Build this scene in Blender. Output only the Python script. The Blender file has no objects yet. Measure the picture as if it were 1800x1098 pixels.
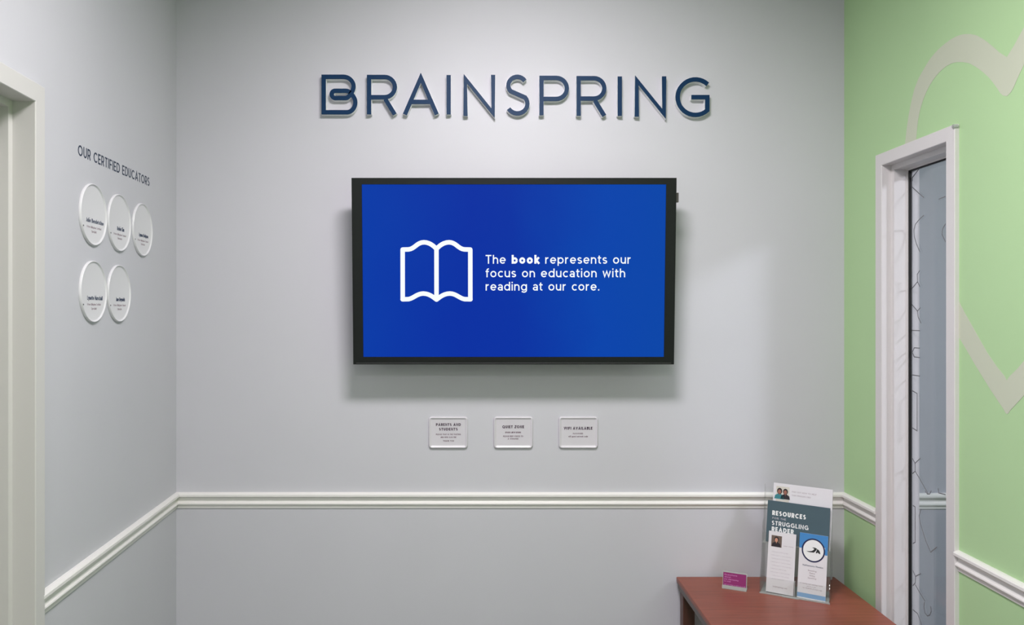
import bpy, bmesh, math, random
from mathutils import Matrix, Vector

random.seed(4)
PI = math.pi
SC = bpy.context.scene
COL = SC.collection

# ------------------------------------------------------------------ camera
F = 1350.0                 # focal length in pixels of the 1800 x 1098 frame
CX, CY = 854.0, 546.0      # principal point
D = 2.673                  # distance of the back wall
EYE = 1.5
cam = bpy.data.cameras.new('camera')
cam.sensor_width = 36.0
cam.lens = F / 1800.0 * 36.0
cam.shift_x = (900.0 - CX) / 1800.0
cam.shift_y = -(549.0 - CY) / 1800.0
cam.clip_start = 0.02
camo = bpy.data.objects.new('camera', cam)
camo.location = (0, 0, EYE)
camo.rotation_euler = (PI / 2, 0, 0)
COL.objects.link(camo)
SC.camera = camo

# ------------------------------------------------------------------ world, lights, exposure
W = bpy.data.worlds.new('world')
SC.world = W
W.use_nodes = True
W.node_tree.nodes['Background'].inputs[0].default_value = (0.8, 0.86, 1.0, 1)
W.node_tree.nodes['Background'].inputs[1].default_value = 0.3
SC.view_settings.view_transform = 'Standard'
SC.view_settings.look = 'None'
SC.view_settings.gamma = 1.0
SC.view_settings.use_curve_mapping = False
SC.view_settings.exposure = 0.0
CEIL = 2.75


def area_light(name, loc, power, sx, sy, col, spread=180):
    l = bpy.data.lights.new(name, 'AREA')
    l.shape = 'RECTANGLE'
    l.size = sx
    l.size_y = sy
    l.energy = power
    l.color = col
    l.spread = math.radians(spread)
    o = bpy.data.objects.new(name, l)
    o.location = loc
    COL.objects.link(o)
    return o


LAMP_COL = (1.0, 0.945, 0.975)
LAMPS = [  # x, y, power, what tells it apart
    (0.09, 1.30, 33.0, 'nearest the television wall'),
    (-0.02, -0.95, 28.0, 'over the middle of the room'),
    (0.25, -2.4, 20.0, 'at the rear of the room'),
]
for (x, y, p, _) in LAMPS:
    area_light('panel_light', (x, y, CEIL - 0.014), p, 0.56, 0.26, LAMP_COL, 170)
# unseen fill lamp, added to brighten the middle of the upper wall
WALL_FILL = (0.09, 1.50, CEIL - 0.03)
wl = area_light('added_wall_fill_light', WALL_FILL, 3.7, 0.40, 0.12, LAMP_COL, 110)
_d = Vector((0.09, D, 2.22)) - Vector(WALL_FILL)
wl.rotation_euler = _d.to_track_quat('-Z', 'Y').to_euler()
area_light('side_room_light', (2.6, 1.0, 2.62), 52.0, 0.4, 0.4, (0.92, 0.93, 1.0))


# ------------------------------------------------------------------ materials
def mat(name, col, rough=0.5, metal=0.0, emit=None, strength=1.0, noise=None, bump=None, coat=0.0, spec=0.5):
    m = bpy.data.materials.new(name)
    m.use_nodes = True
    nt = m.node_tree
    b = nt.nodes['Principled BSDF']
    b.inputs['Base Color'].default_value = (*col, 1)
    b.inputs['Roughness'].default_value = rough
    b.inputs['Metallic'].default_value = metal
    b.inputs['Specular IOR Level'].default_value = spec
    if coat:
        b.inputs['Coat Weight'].default_value = coat
        b.inputs['Coat Roughness'].default_value = 0.12
    if emit:
        b.inputs['Emission Color'].default_value = (*emit, 1)
        b.inputs['Emission Strength'].default_value = strength
    if noise or bump:
        tc = nt.nodes.new('ShaderNodeTexCoord')
    if noise:
        scale, amt, stretch = noise
        mp = nt.nodes.new('ShaderNodeMapping')
        mp.inputs['Scale'].default_value = stretch
        n = nt.nodes.new('ShaderNodeTexNoise')
        n.inputs['Scale'].default_value = scale
        n.inputs['Detail'].default_value = 4
        r = nt.nodes.new('ShaderNodeMapRange')
        r.inputs['From Min'].default_value = 0.3
        r.inputs['From Max'].default_value = 0.7
        r.inputs['To Min'].default_value = 1 - amt
        r.inputs['To Max'].default_value = 1 + amt
        mx = nt.nodes.new('ShaderNodeVectorMath')
        mx.operation = 'SCALE'
        mx.inputs[0].default_value = col
        nt.links.new(tc.outputs['Object'], mp.inputs['Vector'])
        nt.links.new(mp.outputs[0], n.inputs['Vector'])
        nt.links.new(n.outputs['Fac'], r.inputs['Value'])
        nt.links.new(r.outputs[0], mx.inputs['Scale'])
        nt.links.new(mx.outputs[0], b.inputs['Base Color'])
    if bump:
        scale, strength_ = bump
        n2 = nt.nodes.new('ShaderNodeTexNoise')
        n2.inputs['Scale'].default_value = scale
        n2.inputs['Detail'].default_value = 3
        bp = nt.nodes.new('ShaderNodeBump')
        bp.inputs['Strength'].default_value = strength_
        bp.inputs['Distance'].default_value = 0.002
        nt.links.new(tc.outputs['Object'], n2.inputs['Vector'])
        nt.links.new(n2.outputs['Fac'], bp.inputs['Height'])
        nt.links.new(bp.outputs[0], b.inputs['Normal'])
    return m


def srgb(r, g, b):
    def f(c):
        c /= 255.0
        return c / 12.92 if c <= 0.04045 else ((c + 0.055) / 1.055) ** 2.4
    return (f(r), f(g), f(b))


def clear(name, tint, gloss_rough=0.03, ior=1.45, tfac=0.0, body=(0.8, 0.82, 0.82)):
    """thin clear sheet: see-through with a Fresnel reflection and a little body haze"""
    m = bpy.data.materials.new(name)
    m.use_nodes = True
    nt = m.node_tree
    for n in list(nt.nodes):
        nt.nodes.remove(n)
    out = nt.nodes.new('ShaderNodeOutputMaterial')
    tr = nt.nodes.new('ShaderNodeBsdfTransparent')
    tr.inputs[0].default_value = (*tint, 1)
    gl = nt.nodes.new('ShaderNodeBsdfGlossy')
    gl.inputs['Roughness'].default_value = gloss_rough
    fr = nt.nodes.new('ShaderNodeFresnel')
    fr.inputs['IOR'].default_value = ior
    mx = nt.nodes.new('ShaderNodeMixShader')
    # the sheet does not bend rays, so both of its faces reflect as seen from air
    ge = nt.nodes.new('ShaderNodeNewGeometry')
    io = nt.nodes.new('ShaderNodeMapRange')
    io.inputs['To Min'].default_value = ior
    io.inputs['To Max'].default_value = 1 / ior
    nt.links.new(ge.outputs['Backfacing'], io.inputs['Value'])
    nt.links.new(io.outputs[0], fr.inputs['IOR'])
    nt.links.new(fr.outputs[0], mx.inputs[0])
    last = tr
    if tfac:
        df = nt.nodes.new('ShaderNodeBsdfDiffuse')
        df.inputs[0].default_value = (*body, 1)
        m2 = nt.nodes.new('ShaderNodeMixShader')
        m2.inputs[0].default_value = tfac
        nt.links.new(tr.outputs[0], m2.inputs[1])
        nt.links.new(df.outputs[0], m2.inputs[2])
        last = m2
    nt.links.new(last.outputs[0], mx.inputs[1])
    nt.links.new(gl.outputs[0], mx.inputs[2])
    nt.links.new(mx.outputs[0], out.inputs[0])
    return m


M = {}
M['wall'] = mat('wall_paint', (0.60, 0.596, 0.640), 0.6, noise=(3, 0.012, (1, 1, 1)), bump=(260, 0.05), spec=0.3)
M['green'] = mat('green_paint', (0.475, 0.695, 0.375), 0.6, noise=(3, 0.012, (1, 1, 1)), bump=(260, 0.05), spec=0.3)
M['vinyl'] = mat('pale_vinyl', (0.60, 0.64, 0.50), 0.55, spec=0.3)
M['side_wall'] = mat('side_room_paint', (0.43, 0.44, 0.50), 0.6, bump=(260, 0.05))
M['trim'] = mat('white_trim_gloss', (0.84, 0.82, 0.80), 0.32, bump=(40, 0.03))
M['frame'] = mat('painted_steel_frame', (0.74, 0.715, 0.71), 0.38, bump=(60, 0.03))
M['frame_left'] = mat('painted_steel_frame_cream', (0.63, 0.615, 0.60), 0.38, bump=(60, 0.03))
M['door'] = mat('painted_door', (0.50, 0.49, 0.47), 0.45, bump=(60, 0.03))
M['ceiling'] = mat('ceiling_paint', (0.72, 0.72, 0.70), 0.8)
M['floor'] = mat('carpet', (0.16, 0.165, 0.17), 0.95, noise=(60, 0.25, (1, 1, 1)), bump=(400, 0.6))
M['navy'] = mat('navy_acrylic', srgb(3, 47, 84), 0.5, spec=0.2)
M['letter_side'] = mat('white_acrylic', (0.86, 0.88, 0.88), 0.35)
M['navy_vinyl'] = mat('navy_vinyl', srgb(36, 50, 76), 0.5)
M['plate'] = mat('white_plate', (0.67, 0.645, 0.69), 0.35)
M['disk_plate'] = mat('white_disk_plate', (0.75, 0.74, 0.77), 0.35)
M['ink'] = mat('dark_ink', srgb(62, 40, 62), 0.6)
M['ink_soft'] = mat('mauve_ink', srgb(110, 84, 100), 0.6)
M['ink_navy'] = mat('navy_ink', srgb(60, 70, 95), 0.6)
M['ink_light'] = mat('light_mauve_ink', srgb(160, 146, 154), 0.6)
M['ink_pale'] = mat('pale_grey_ink', srgb(196, 190, 198), 0.6)
M['black'] = mat('black_plastic', (0.012, 0.014, 0.013), 0.4, spec=0.16)
M['black_side'] = mat('black_housing', (0.012, 0.012, 0.013), 0.5)
M['sensor'] = mat('brown_sensor_plastic', (0.06, 0.052, 0.05), 0.3)
M['steel'] = mat('dark_steel', (0.12, 0.12, 0.125), 0.4, metal=0.8)
M['gasket'] = mat('black_rubber_gasket', (0.004, 0.004, 0.004), 0.7)
M['wood'] = mat('red_brown_wood', (0.25, 0.067, 0.040), 0.36, spec=0.35, noise=(7, 0.16, (1, 14, 1)), bump=(30, 0.02))
M['wood_dark'] = mat('dark_brown_wood', (0.085, 0.032, 0.022), 0.38, noise=(7, 0.2, (14, 14, 1)))
M['wood_edge'] = mat('grey_sheen_edge_wood', (0.11, 0.082, 0.07), 0.4, noise=(12, 0.12, (1, 6, 1)))  # same wood as the top; grey reflection on its side put into the colour
M['white_print'] = mat('white_print', (0.80, 0.80, 0.80), 0.5)
M['paper'] = mat('white_paper', (0.70, 0.68, 0.71), 0.55)
M['teal'] = mat('slate_teal_paper', srgb(62, 84, 94), 0.5)
M['blue'] = mat('brochure_blue', srgb(58, 128, 190), 0.45)
M['blue_pale'] = mat('brochure_light_blue', srgb(120, 160, 200), 0.45)
M['logo_navy'] = mat('logo_navy', srgb(14, 18, 70), 0.45)
M['logo_black'] = mat('logo_black', (0.01, 0.012, 0.012), 0.5)
M['purple'] = mat('purple_card', srgb(138, 34, 104), 0.4)
M['purple_text'] = mat('pink_print', srgb(200, 130, 185), 0.5)
M['skin'] = mat('skin_print', srgb(196, 140, 116), 0.6)
M['skin_dark'] = mat('tan_print', srgb(150, 96, 80), 0.6)
M['hair'] = mat('hair_print', srgb(30, 20, 24), 0.6)
M['cloth'] = mat('black_cloth_print', srgb(28, 20, 30), 0.6)
M['teal_cloth'] = mat('teal_cloth_print', srgb(48, 124, 132), 0.6)
M['photo_bg'] = mat('photo_background_print', srgb(100, 84, 74), 0.6)
M['photo_bg2'] = mat('photo_light_background_print', srgb(205, 200, 190), 0.6)
M['acrylic'] = clear('clear_acrylic', (0.975, 0.98, 0.975), 0.05, 1.25, 0.018)
M['acrylic_edge'] = clear('clear_acrylic_edge', (0.80, 0.83, 0.81), 0.10, 1.5, 0.55, (0.62, 0.64, 0.62))
M['glass'] = clear('window_glass', (0.95, 0.96, 0.98), 0.01, 1.45)
M['etched'] = mat('grey_glass_line', (0.19, 0.195, 0.21), 0.5)
M['lens'] = mat('lamp_lens', (0.9, 0.9, 0.88), 0.5, emit=(1, 0.98, 0.95), strength=4.0)


def screen_mat():
    m = bpy.data.materials.new('lit_blue_screen')
    m.use_nodes = True
    nt = m.node_tree
    b = nt.nodes['Principled BSDF']
    b.inputs['Base Color'].default_value = (0.001, 0.001, 0.002, 1)
    b.inputs['Roughness'].default_value = 0.5
    b.inputs['Specular IOR Level'].default_value = 0.03
    tc = nt.nodes.new('ShaderNodeTexCoord')
    sep = nt.nodes.new('ShaderNodeSeparateXYZ')
    # the panel's own backlight: bluer at the middle left, a touch greener to the right
    dx = nt.nodes.new('ShaderNodeMapRange')
    dx.inputs['From Min'].default_value = -0.53
    dx.inputs['From Max'].default_value = 0.53
    cr = nt.nodes.new('ShaderNodeValToRGB')
    e = cr.color_ramp.elements
    e[0].position = 0.0
    e[0].color = (*srgb(8, 62, 172), 1)
    e[1].position = 1.0
    e[1].color = (*srgb(9, 72, 172), 1)
    for p, c in ((0.35, srgb(8, 50, 166)), (0.5, srgb(8, 52, 166)), (0.75, srgb(8, 70, 176))):
        k = e.new(p)
        k.color = (*c, 1)
    nz = nt.nodes.new('ShaderNodeTexNoise')
    nz.inputs['Scale'].default_value = 3.0
    ad = nt.nodes.new('ShaderNodeMath')
    ad.operation = 'MULTIPLY_ADD'
    ad.inputs[1].default_value = 0.25
    nt.links.new(tc.outputs['Object'], sep.inputs[0])
    nt.links.new(tc.outputs['Object'], nz.inputs['Vector'])
    nt.links.new(sep.outputs['X'], dx.inputs['Value'])
    nt.links.new(nz.outputs['Fac'], ad.inputs[0])
    sb = nt.nodes.new('ShaderNodeMath')
    sb.operation = 'SUBTRACT'
    sb.inputs[1].default_value = 0.125
    nt.links.new(dx.outputs[0], sb.inputs[0])
    nt.links.new(sb.outputs[0], ad.inputs[2])
    nt.links.new(ad.outputs[0], cr.inputs['Fac'])
    nt.links.new(cr.outputs[0], b.inputs['Emission Color'])
    b.inputs['Emission Strength'].default_value = 0.95
    return m


M['screen'] = screen_mat()
M['screen_white'] = mat('lit_white_graphic', (0.02, 0.02, 0.02), 0.35, emit=(0.93, 0.98, 1.0), strength=0.97)


# ------------------------------------------------------------------ object helpers
def tag(o, label=None, cat=None, group=None, kind=None):
    if label:
        o['label'] = label
    if cat:
        o['category'] = cat
    if group:
        o['group'] = group
    if kind:
        o['kind'] = kind
    return o


def link(name, me, m, parent=None, mw=None):
    mats = m if isinstance(m, (list, tuple)) else [m]
    for k in mats:
        me.materials.append(k)
    o = bpy.data.objects.new(name, me)
    COL.objects.link(o)
    if parent is not None:
        o.parent = parent
    if mw is not None:
        if parent is not None:
            o.matrix_local = mw
        else:
            o.matrix_world = mw
    return o


def obj(name, bm, m, parent=None, mw=None, smooth=False):
    bmesh.ops.recalc_face_normals(bm, faces=bm.faces[:])
    me = bpy.data.meshes.new(name)
    bm.to_mesh(me)
    bm.free()
    if smooth:
        for p in me.polygons:
            p.use_smooth = True
    return link(name, me, m, parent, mw)


def thing(name, label, cat, mw, group=None):
    o = bpy.data.objects.new(name, None)
    o.empty_display_size = 0.05
    COL.objects.link(o)
    o.matrix_world = mw
    return tag(o, label, cat, group)


def frame(origin, x, y):
    x = Vector(x).normalized()
    y = Vector(y).normalized()
    z = x.cross(y)
    return Matrix(((x.x, y.x, z.x, origin[0]), (x.y, y.y, z.y, origin[1]), (x.z, y.z, z.z, origin[2]), (0, 0, 0, 1)))


def box(bm, x0, x1, y0, y1, z0, z1, bevel=0.0, seg=2):
    vs = [bm.verts.new((x, y, z)) for x in (x0, x1) for y in (y0, y1) for z in (z0, z1)]
    fs = []
    for q in ((0, 1, 3, 2), (4, 6, 7, 5), (0, 4, 5, 1), (2, 3, 7, 6), (0, 2, 6, 4), (1, 5, 7, 3)):
        fs.append(bm.faces.new([vs[i] for i in q]))
    if bevel:
        es = list({e for f in fs for e in f.edges})
        bmesh.ops.bevel(bm, geom=es, offset=bevel, segments=seg, affect='EDGES', profile=0.5)
    return vs


def prism(bm, pts, z0, z1):
    """solid from a 2-D outline (x, y) between z0 and z1"""
    a = [bm.verts.new((p[0], p[1], z0)) for p in pts]
    b = [bm.verts.new((p[0], p[1], z1)) for p in pts]
    n = len(pts)
    bm.faces.new(b)
    bm.faces.new(a[::-1])
    for i in range(n):
        bm.faces.new((a[i], a[(i + 1) % n], b[(i + 1) % n], b[i]))


def ribbon(bm, pts, w, z0, z1, closed=False, scale=(1, 1), off=(0, 0)):
    """flat-ended stroke of width w along pts, as a solid between z0 and z1"""
    P = [Vector((p[0] * scale[0] + off[0], p[1] * scale[1] + off[1])) for p in pts]
    Q = [P[0]]
    for p in P[1:]:
        if (p - Q[-1]).length > 1e-7:
            Q.append(p)
    if closed and (Q[0] - Q[-1]).length < 1e-7:
        Q.pop()
    P = Q
    n = len(P)
    if n < 2:
        return
    L, R = [], []
    h = w / 2
    for i in range(n):
        if closed:
            d0 = (P[i] - P[i - 1]).normalized()
            d1 = (P[(i + 1) % n] - P[i]).normalized()
        else:
            d0 = (P[i] - P[i - 1]).normalized() if i > 0 else None
            d1 = (P[i + 1] - P[i]).normalized() if i < n - 1 else None
            d0 = d0 or d1
            d1 = d1 or d0
        n0 = Vector((-d0.y, d0.x))
        n1 = Vector((-d1.y, d1.x))
        mm = n0 + n1
        if mm.length < 1e-4:
            mm = n0.copy()
        mm.normalize()
        k = h / max(0.42, mm.dot(n0))
        L.append(P[i] + mm * k)
        R.append(P[i] - mm * k)
    rows = []
    for i in range(n):
        rows.append((bm.verts.new((L[i].x, L[i].y, z0)), bm.verts.new((R[i].x, R[i].y, z0)),
                     bm.verts.new((R[i].x, R[i].y, z1)), bm.verts.new((L[i].x, L[i].y, z1))))
    m = n if closed else n - 1
    for i in range(m):
        a, b = rows[i], rows[(i + 1) % n]
        for j in range(4):
            bm.faces.new((a[j], a[(j + 1) % 4], b[(j + 1) % 4], b[j]))
    if not closed:
        bm.faces.new(rows[0][::-1])
        bm.faces.new(rows[-1])


def disc(bm, cx, cy, r, z0, z1, n=16, ry=None):
    ry = ry or r
    prism(bm, [(cx + r * math.cos(2 * PI * i / n), cy + ry * math.sin(2 * PI * i / n)) for i in range(n)], z0, z1)


def arc(cx, cy, rx, ry, d0, d1, n=10):
    return [(cx + rx * math.cos(math.radians(d0 + (d1 - d0) * i / n)), cy + ry * math.sin(math.radians(d0 + (d1 - d0) * i / n))) for i in range(n + 1)]


def loft(bm, loops, cap0=True, cap1=True):
    rings = [[bm.verts.new(p) for p in lp] for lp in loops]
    n = len(rings[0])
    for a, b in zip(rings[:-1], rings[1:]):
        for i in range(n):
            bm.faces.new((a[i], a[(i + 1) % n], b[(i + 1) % n], b[i]))
    if cap0:
        bm.faces.new(rings[0][::-1])
    if cap1:
        bm.faces.new(rings[-1])


def rrect(w, h, r, n=5):
    pts = []
    for (cx, cy, d) in ((w / 2 - r, h / 2 - r, 0), (-w / 2 + r, h / 2 - r, 90), (-w / 2 + r, -h / 2 + r, 180), (w / 2 - r, -h / 2 + r, 270)):
        pts += arc(cx, cy, r, r, d, d + 90, n)
    return pts


# ------------------------------------------------------------------ geometric stroke lettering
def glyph(c, w, n=8):
    """strokes (centre lines) and advance width of a character; cap height 1, stroke width w"""
    a = w / 2
    T, B = 1 - a, a          # centre lines of top and bottom bars
    X = 0.73                 # x-height
    xt = X - a
    ox, oy, orx, ory = 0.34, X / 2, 0.34 - a, X / 2 - a
    S = []
    if c == ' ':
        return [], 0.34
    if c == 'A':
        return [[(a * .9, 0), (.45, 1 - a * .6), (.9 - a * .9, 0)], [(.16, .3), (.74, .3)]], .9
    if c == 'B':
        S = [[(a, 0), (a, 1)], [(a, T), (.36, T)] + arc(.36, .76, .22, T - .76, 90, -90, n)[1:] + [(a, .52)],
             [(.36, .52)] + arc(.38, (.52 + B) / 2, .27 - a, (.52 - B) / 2, 90, -90, n) + [(a, B)]]
        return S, .65
    if c == 'C':
        return [arc(.5, .5, .5 - a, .5 - a, 45, 315, 2 * n)], .88
    if c == 'D':
        return [[(a, 0), (a, 1)], [(a, T), (.38, T)] + arc(.38, .5, .44 - a, .5 - a, 90, -90, 2 * n)[1:] + [(a, B)]], .82
    if c == 'E':
        return [[(a, 0), (a, 1)], [(a, T), (.6, T)], [(a, .5), (.53, .5)], [(a, B), (.6, B)]], .6
    if c == 'F':
        return [[(a, 0), (a, 1)], [(a, T), (.6, T)], [(a, .48), (.53, .48)]], .6
    if c == 'G':
        return [arc(.5, .5, .5 - a, .5 - a, 48, 318, 2 * n) + [(.93 - a, .17), (.93 - a, .47), (.5, .47)]], .93
    if c == 'H':
        return [[(a, 0), (a, 1)], [(.74 - a, 0), (.74 - a, 1)], [(a, .5), (.74 - a, .5)]], .74
    if c == 'I':
        return [[(a, 0), (a, 1)]], w
    if c == 'J':
        return [[(.5 - a, 1), (.5 - a, .25)] + arc(.25, .25, .25 - a, .25 - a, 0, -150, n)], .5
    if c == 'K':
        return [[(a, 0), (a, 1)], [(.64, 1), (a, .35)], [(.25, .52), (.68, 0)]], .68
    if c == 'L':
        return [[(a, 1), (a, B), (.56, B)]], .56
    if c == 'M':
        return [[(a, 0), (a, .95), (.45, .32), (.9 - a, .95), (.9 - a, 0)]], .9
    if c == 'N':
        return [[(a, 0), (a, .94), (.78 - a, .06), (.78 - a, 1)]], .78
    if c == 'O':
        return [arc(.51, .5, .51 - a, .5 - a, 0, 360, 2 * n)], 1.02
    if c == 'P':
        return [[(a, 0), (a, 1)], [(a, T), (.4, T)] + arc(.4, (T + .38) / 2, .27 - a, (T - .38) / 2, 90, -90, n)[1:] + [(a, .38)]], .67
    if c == 'Q':
        return [arc(.51, .5, .51 - a, .5 - a, 0, 360, 2 * n), [(.6, .3), (.95, -.05)]], 1.02
    if c == 'R':
        return [[(a, 0), (a, 1)], [(a, T), (.4, T)] + arc(.4, (T + .4) / 2, .27 - a, (T - .4) / 2, 90, -90, n)[1:] + [(a, .4)], [(.38, .4), (.68 - a, 0)]], .68
    if c == 'S':
        return [arc(.31, T - (.5 - a) / 2, .29 - a, (.5 - a) / 2, 35, 215, n) + arc(.31, B + (.5 - a) / 2, .31 - a, (.5 - a) / 2, 35, -145, n)], .62
    if c == 'T':
        return [[(0, T), (.64, T)], [(.32, 0), (.32, T)]], .64
    if c == 'U':
        return [[(a, 1), (a, .36)] + arc(.36, .36, .36 - a, .36 - a, 180, 360, n) + [(.72 - a, 1)]], .72
    if c == 'V':
        return [[(a * .9, 1), (.42, a * .6), (.84 - a * .9, 1)]], .84
    if c == 'W':
        return [[(a * .9, 1), (.31, a), (.6, .95), (.89, a), (1.2 - a * .9, 1)]], 1.2
    if c == 'X':
        return [[(a, 0), (.68, 1)], [(a, 1), (.68, 0)]], .7
    if c == 'Y':
        return [[(a, 1), (.38, .44), (.76 - a, 1)], [(.38, 0), (.38, .46)]], .76
    if c == 'Z':
        return [[(0.02, T), (.58, T), (.06, B), (.64, B)]], .64
    # lower case
    bowl = arc(ox, oy, orx, ory, 0, 360, 2 * n)
    if c == 'o':
        return [bowl], .68
    if c == 'a':
        return [arc(.28, .225, .28 - a, .225 - a, 0, 360, n + 4), arc(.28, .46, .26 - a * .6, xt - .46, 150, 0, n) + [(.54 - a * .6, 0)]], .56
    if c == 'b':
        return [bowl, [(a, 0), (a, 1)]], .68
    if c == 'c':
        return [arc(ox, oy, orx, ory, 48, 312, 2 * n)], .58
    if c == 'd':
        return [bowl, [(.68 - a, 0), (.68 - a, 1)]], .68
    if c == 'e':
        return [[(a, oy), (.66 - a, oy)] + arc(ox, oy, orx, ory, 0, 318, 2 * n)[1:]], .67
    if c == 'f':
        return [[(.16, 0), (.16, .8)] + arc(.33, .8, .17, T - .8 + .02, 180, 80, n), [(0, xt), (.36, xt)]], .36
    if c == 'g':
        return [bowl, [(.68 - a, X), (.68 - a, .02)] + arc(ox, .02, orx, .22 - a + .04, 0, -150, n)], .68
    if c == 'h':
        return [[(a, 0), (a, 1)], [(a, .42)] + arc(.3, .42, .3 - a, xt - .42, 180, 0, n) + [(.6 - a, 0)]], .6
    if c == 'i':
        return [[(a, 0), (a, X)], [(a, .86), (a, .86 + w * 1.1)]], w
    if c == 'j':
        return [[(.14, X), (.14, -.1), (.0, -.18)], [(.14, .86), (.14, .86 + w * 1.1)]], .2
    if c == 'k':
        return [[(a, 0), (a, 1)], [(.5, X), (a, .25)], [(.2, .42), (.54, 0)]], .55
    if c == 'l':
        return [[(a, 0), (a, 1)]], w
    if c == 'm':
        return [[(a, 0), (a, X)], [(a, .44)] + arc(.26, .44, .26 - a, xt - .44, 180, 0, n) + [(.52 - a, 0)],
                [(.52 - a, .44)] + arc(.74 - a, .44, .22, xt - .44, 180, 0, n) + [(.96 - a, 0)]], .96
    if c == 'n':
        return [[(a, 0), (a, X)], [(a, .42)] + arc(.3, .42, .3 - a, xt - .42, 180, 0, n) + [(.6 - a, 0)]], .6
    if c == 'p':
        return [bowl, [(a, -.24), (a, X)]], .68
    if c == 'q':
        return [bowl, [(.68 - a, -.24), (.68 - a, X)]], .68
    if c == 'r':
        return [[(a, 0), (a, X)], [(a, .4)] + arc(.34, .4, .34 - a, xt - .4, 180, 88, n)], .38
    if c == 's':
        r = (X / 2 - a) / 2
        return [arc(.25, xt - r, .24 - a * .8, r, 30, 215, n) + arc(.25, a + r, .25 - a * .8, r, 35, -150, n)], .5
    if c == 't':
        return [[(.16, .92), (.16, .2)] + arc(.33, .2, .17, .2 - a, 180, 280, n), [(0, xt), (.38, xt)]], .38
    if c == 'u':
        return [[(a, X), (a, .3)] + arc(.3, .3, .3 - a, .3 - a, 180, 360, n), [(.6 - a, 0), (.6 - a, X)]], .6
    if c == 'v':
        return [[(a * .8, X), (.3, a * .7), (.6 - a * .8, X)]], .6
    if c == 'w':
        return [[(a * .8, X), (.23, a), (.45, X - .04), (.67, a), (.9 - a * .8, X)]], .9
    if c == 'x':
        return [[(a, 0), (.52, X)], [(a, X), (.52, 0)]], .55
    if c == 'y':
        return [[(a * .8, X), (.3, .04)], [(.6 - a * .8, X), (.2, -.22)]], .6
    if c == 'z':
        return [[(0, xt), (.44, xt), (.05, a), (.5, a)]], .5
    if c == '.':
        return [[(a * 1.2, 0), (a * 1.2, w * 1.2)]], w * 1.4
    if c == ',':
        return [[(a * 1.4, w), (a * .6, -.12)]], w * 1.4
    if c == '-':
        return [[(.04, .38), (.36, .38)]], .4
    if c == '0':
        return [arc(.32, .5, .32 - a, .5 - a, 0, 360, 2 * n)], .64
    if c == '1':
        return [[(.02, .78), (.24, .95), (.24, 0)]], .34
    return [], .5


def text(bm, s, x0, x1, base, cap, w=.12, z0=0.0, z1=0.0004, gap=.15, bold=None, n=6, align='fit', slope=0.0):
    """lay out s between x0 and x1 ('fit') or at natural width ('left'/'center'); bold = set of indices"""
    items = []
    x = 0.0
    for i, c in enumerate(s):
        ww = w * 1.75 if bold and i in bold else w
        st, adv = glyph(c, ww, n)
        items.append((x, st, ww))
        x += adv + gap
    tot = x - gap
    if align == 'fit':
        sx = (x1 - x0) / tot
        ox = x0
    else:
        sx = cap
        if align == 'center':
            ox = (x0 + x1) / 2 - tot * sx / 2
        else:
            ox = x0
    for (px, st, ww) in items:
        for k, p in enumerate(st):
            q = [((px + u) * sx + ox, v * cap + base + slope * ((px + u) * sx)) for (u, v) in p]
            ribbon(bm, q, ww * cap, z0, z1 + 0.00002 * k)


# ------------------------------------------------------------------ picture <-> place
LV, LC = 746.0, 310.0      # left wall: vanishing column and corner column in the photograph


def left_wall(px, py=None):
    r = (LV - px) / (LV - LC)
    Y = D / r
    X = (px - CX) / F * Y
    Z = EYE + (CY - (py if py is not None else CY)) / F * Y
    return Vector((X, Y, Z))


XR = 630.0 / F * D          # right wall plane, about 1.2474
XL = (LC - CX) / F * D      # left corner, about -1.077
LDIR = Vector(((LC - CX) / F * D - 0, 0, 0))


def right_wall(px, py=None, X=XR):
    Y = X * F / (px - CX)
    Z = EYE + (CY - (py if py is not None else CY)) / F * Y
    return Vector((X, Y, Z))


def back_wall(px, py, Y=D):
    return Vector(((px - CX) / F * Y, Y, EYE + (CY - py) / F * Y))


sl = (LV - CX) / F          # dX/dY of the left wall (negative)


def XLW(Y):
    return XL + sl * (Y - D)


ldir = Vector((sl, 1, 0)).normalized()       # along the left wall, deeper
lnor = Vector((1, -sl, 0)).normalized()      # out of the left wall, into the room


def FB(px, py):
    return frame(back_wall(px, py), (1, 0, 0), (0, 0, 1))


def FL(px, py):
    return frame(left_wall(px, py), ldir, (0, 0, 1))


# ------------------------------------------------------------------ the room
YR = -3.2                    # rear wall
TH = 0.12


def struct(name, bm, m, parent=None, mw=None):
    o = obj(name, bm, m, parent, mw)
    if parent is None:
        o['kind'] = 'structure'
    return o


# opening of the left door (along-wall Y), and of the right window
LD_IN_Y = left_wall(50.5).y          # inner edge of the casing, far side
LD_OUT_Y = left_wall(65.0).y
LD_NEAR = LD_IN_Y - 0.90
DOOR_TOP_OUT = left_wall(65.5, 150.5).z
DOOR_TOP_IN = DOOR_TOP_OUT - 0.045

bm = bmesh.new()
box(bm, XLW(D) - 0.4, 3.6, D, D + TH, 0, CEIL)
wall_back = struct('wall_back', bm, M['wall'])


def wall_poly(bm, pts, z0, z1):
    prism(bm, pts, z0, z1)


bm = bmesh.new()


def lw_quad(y0, y1, z0, z1):
    p0 = Vector((XLW(y0), y0, 0))
    p1 = Vector((XLW(y1), y1, 0))
    q1 = p1 - lnor * TH
    q0 = p0 - lnor * TH
    prism(bm, [(p0.x, p0.y), (p1.x, p1.y), (q1.x, q1.y), (q0.x, q0.y)], z0, z1)


e = 0.02
lw_quad(LD_IN_Y + e, D, 0, CEIL)
lw_quad(YR, LD_NEAR - e, 0, CEIL)
lw_quad(LD_NEAR - e, LD_IN_Y + e, DOOR_TOP_IN + e, CEIL)
struct('wall_left', bm, M['wall'])

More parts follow.
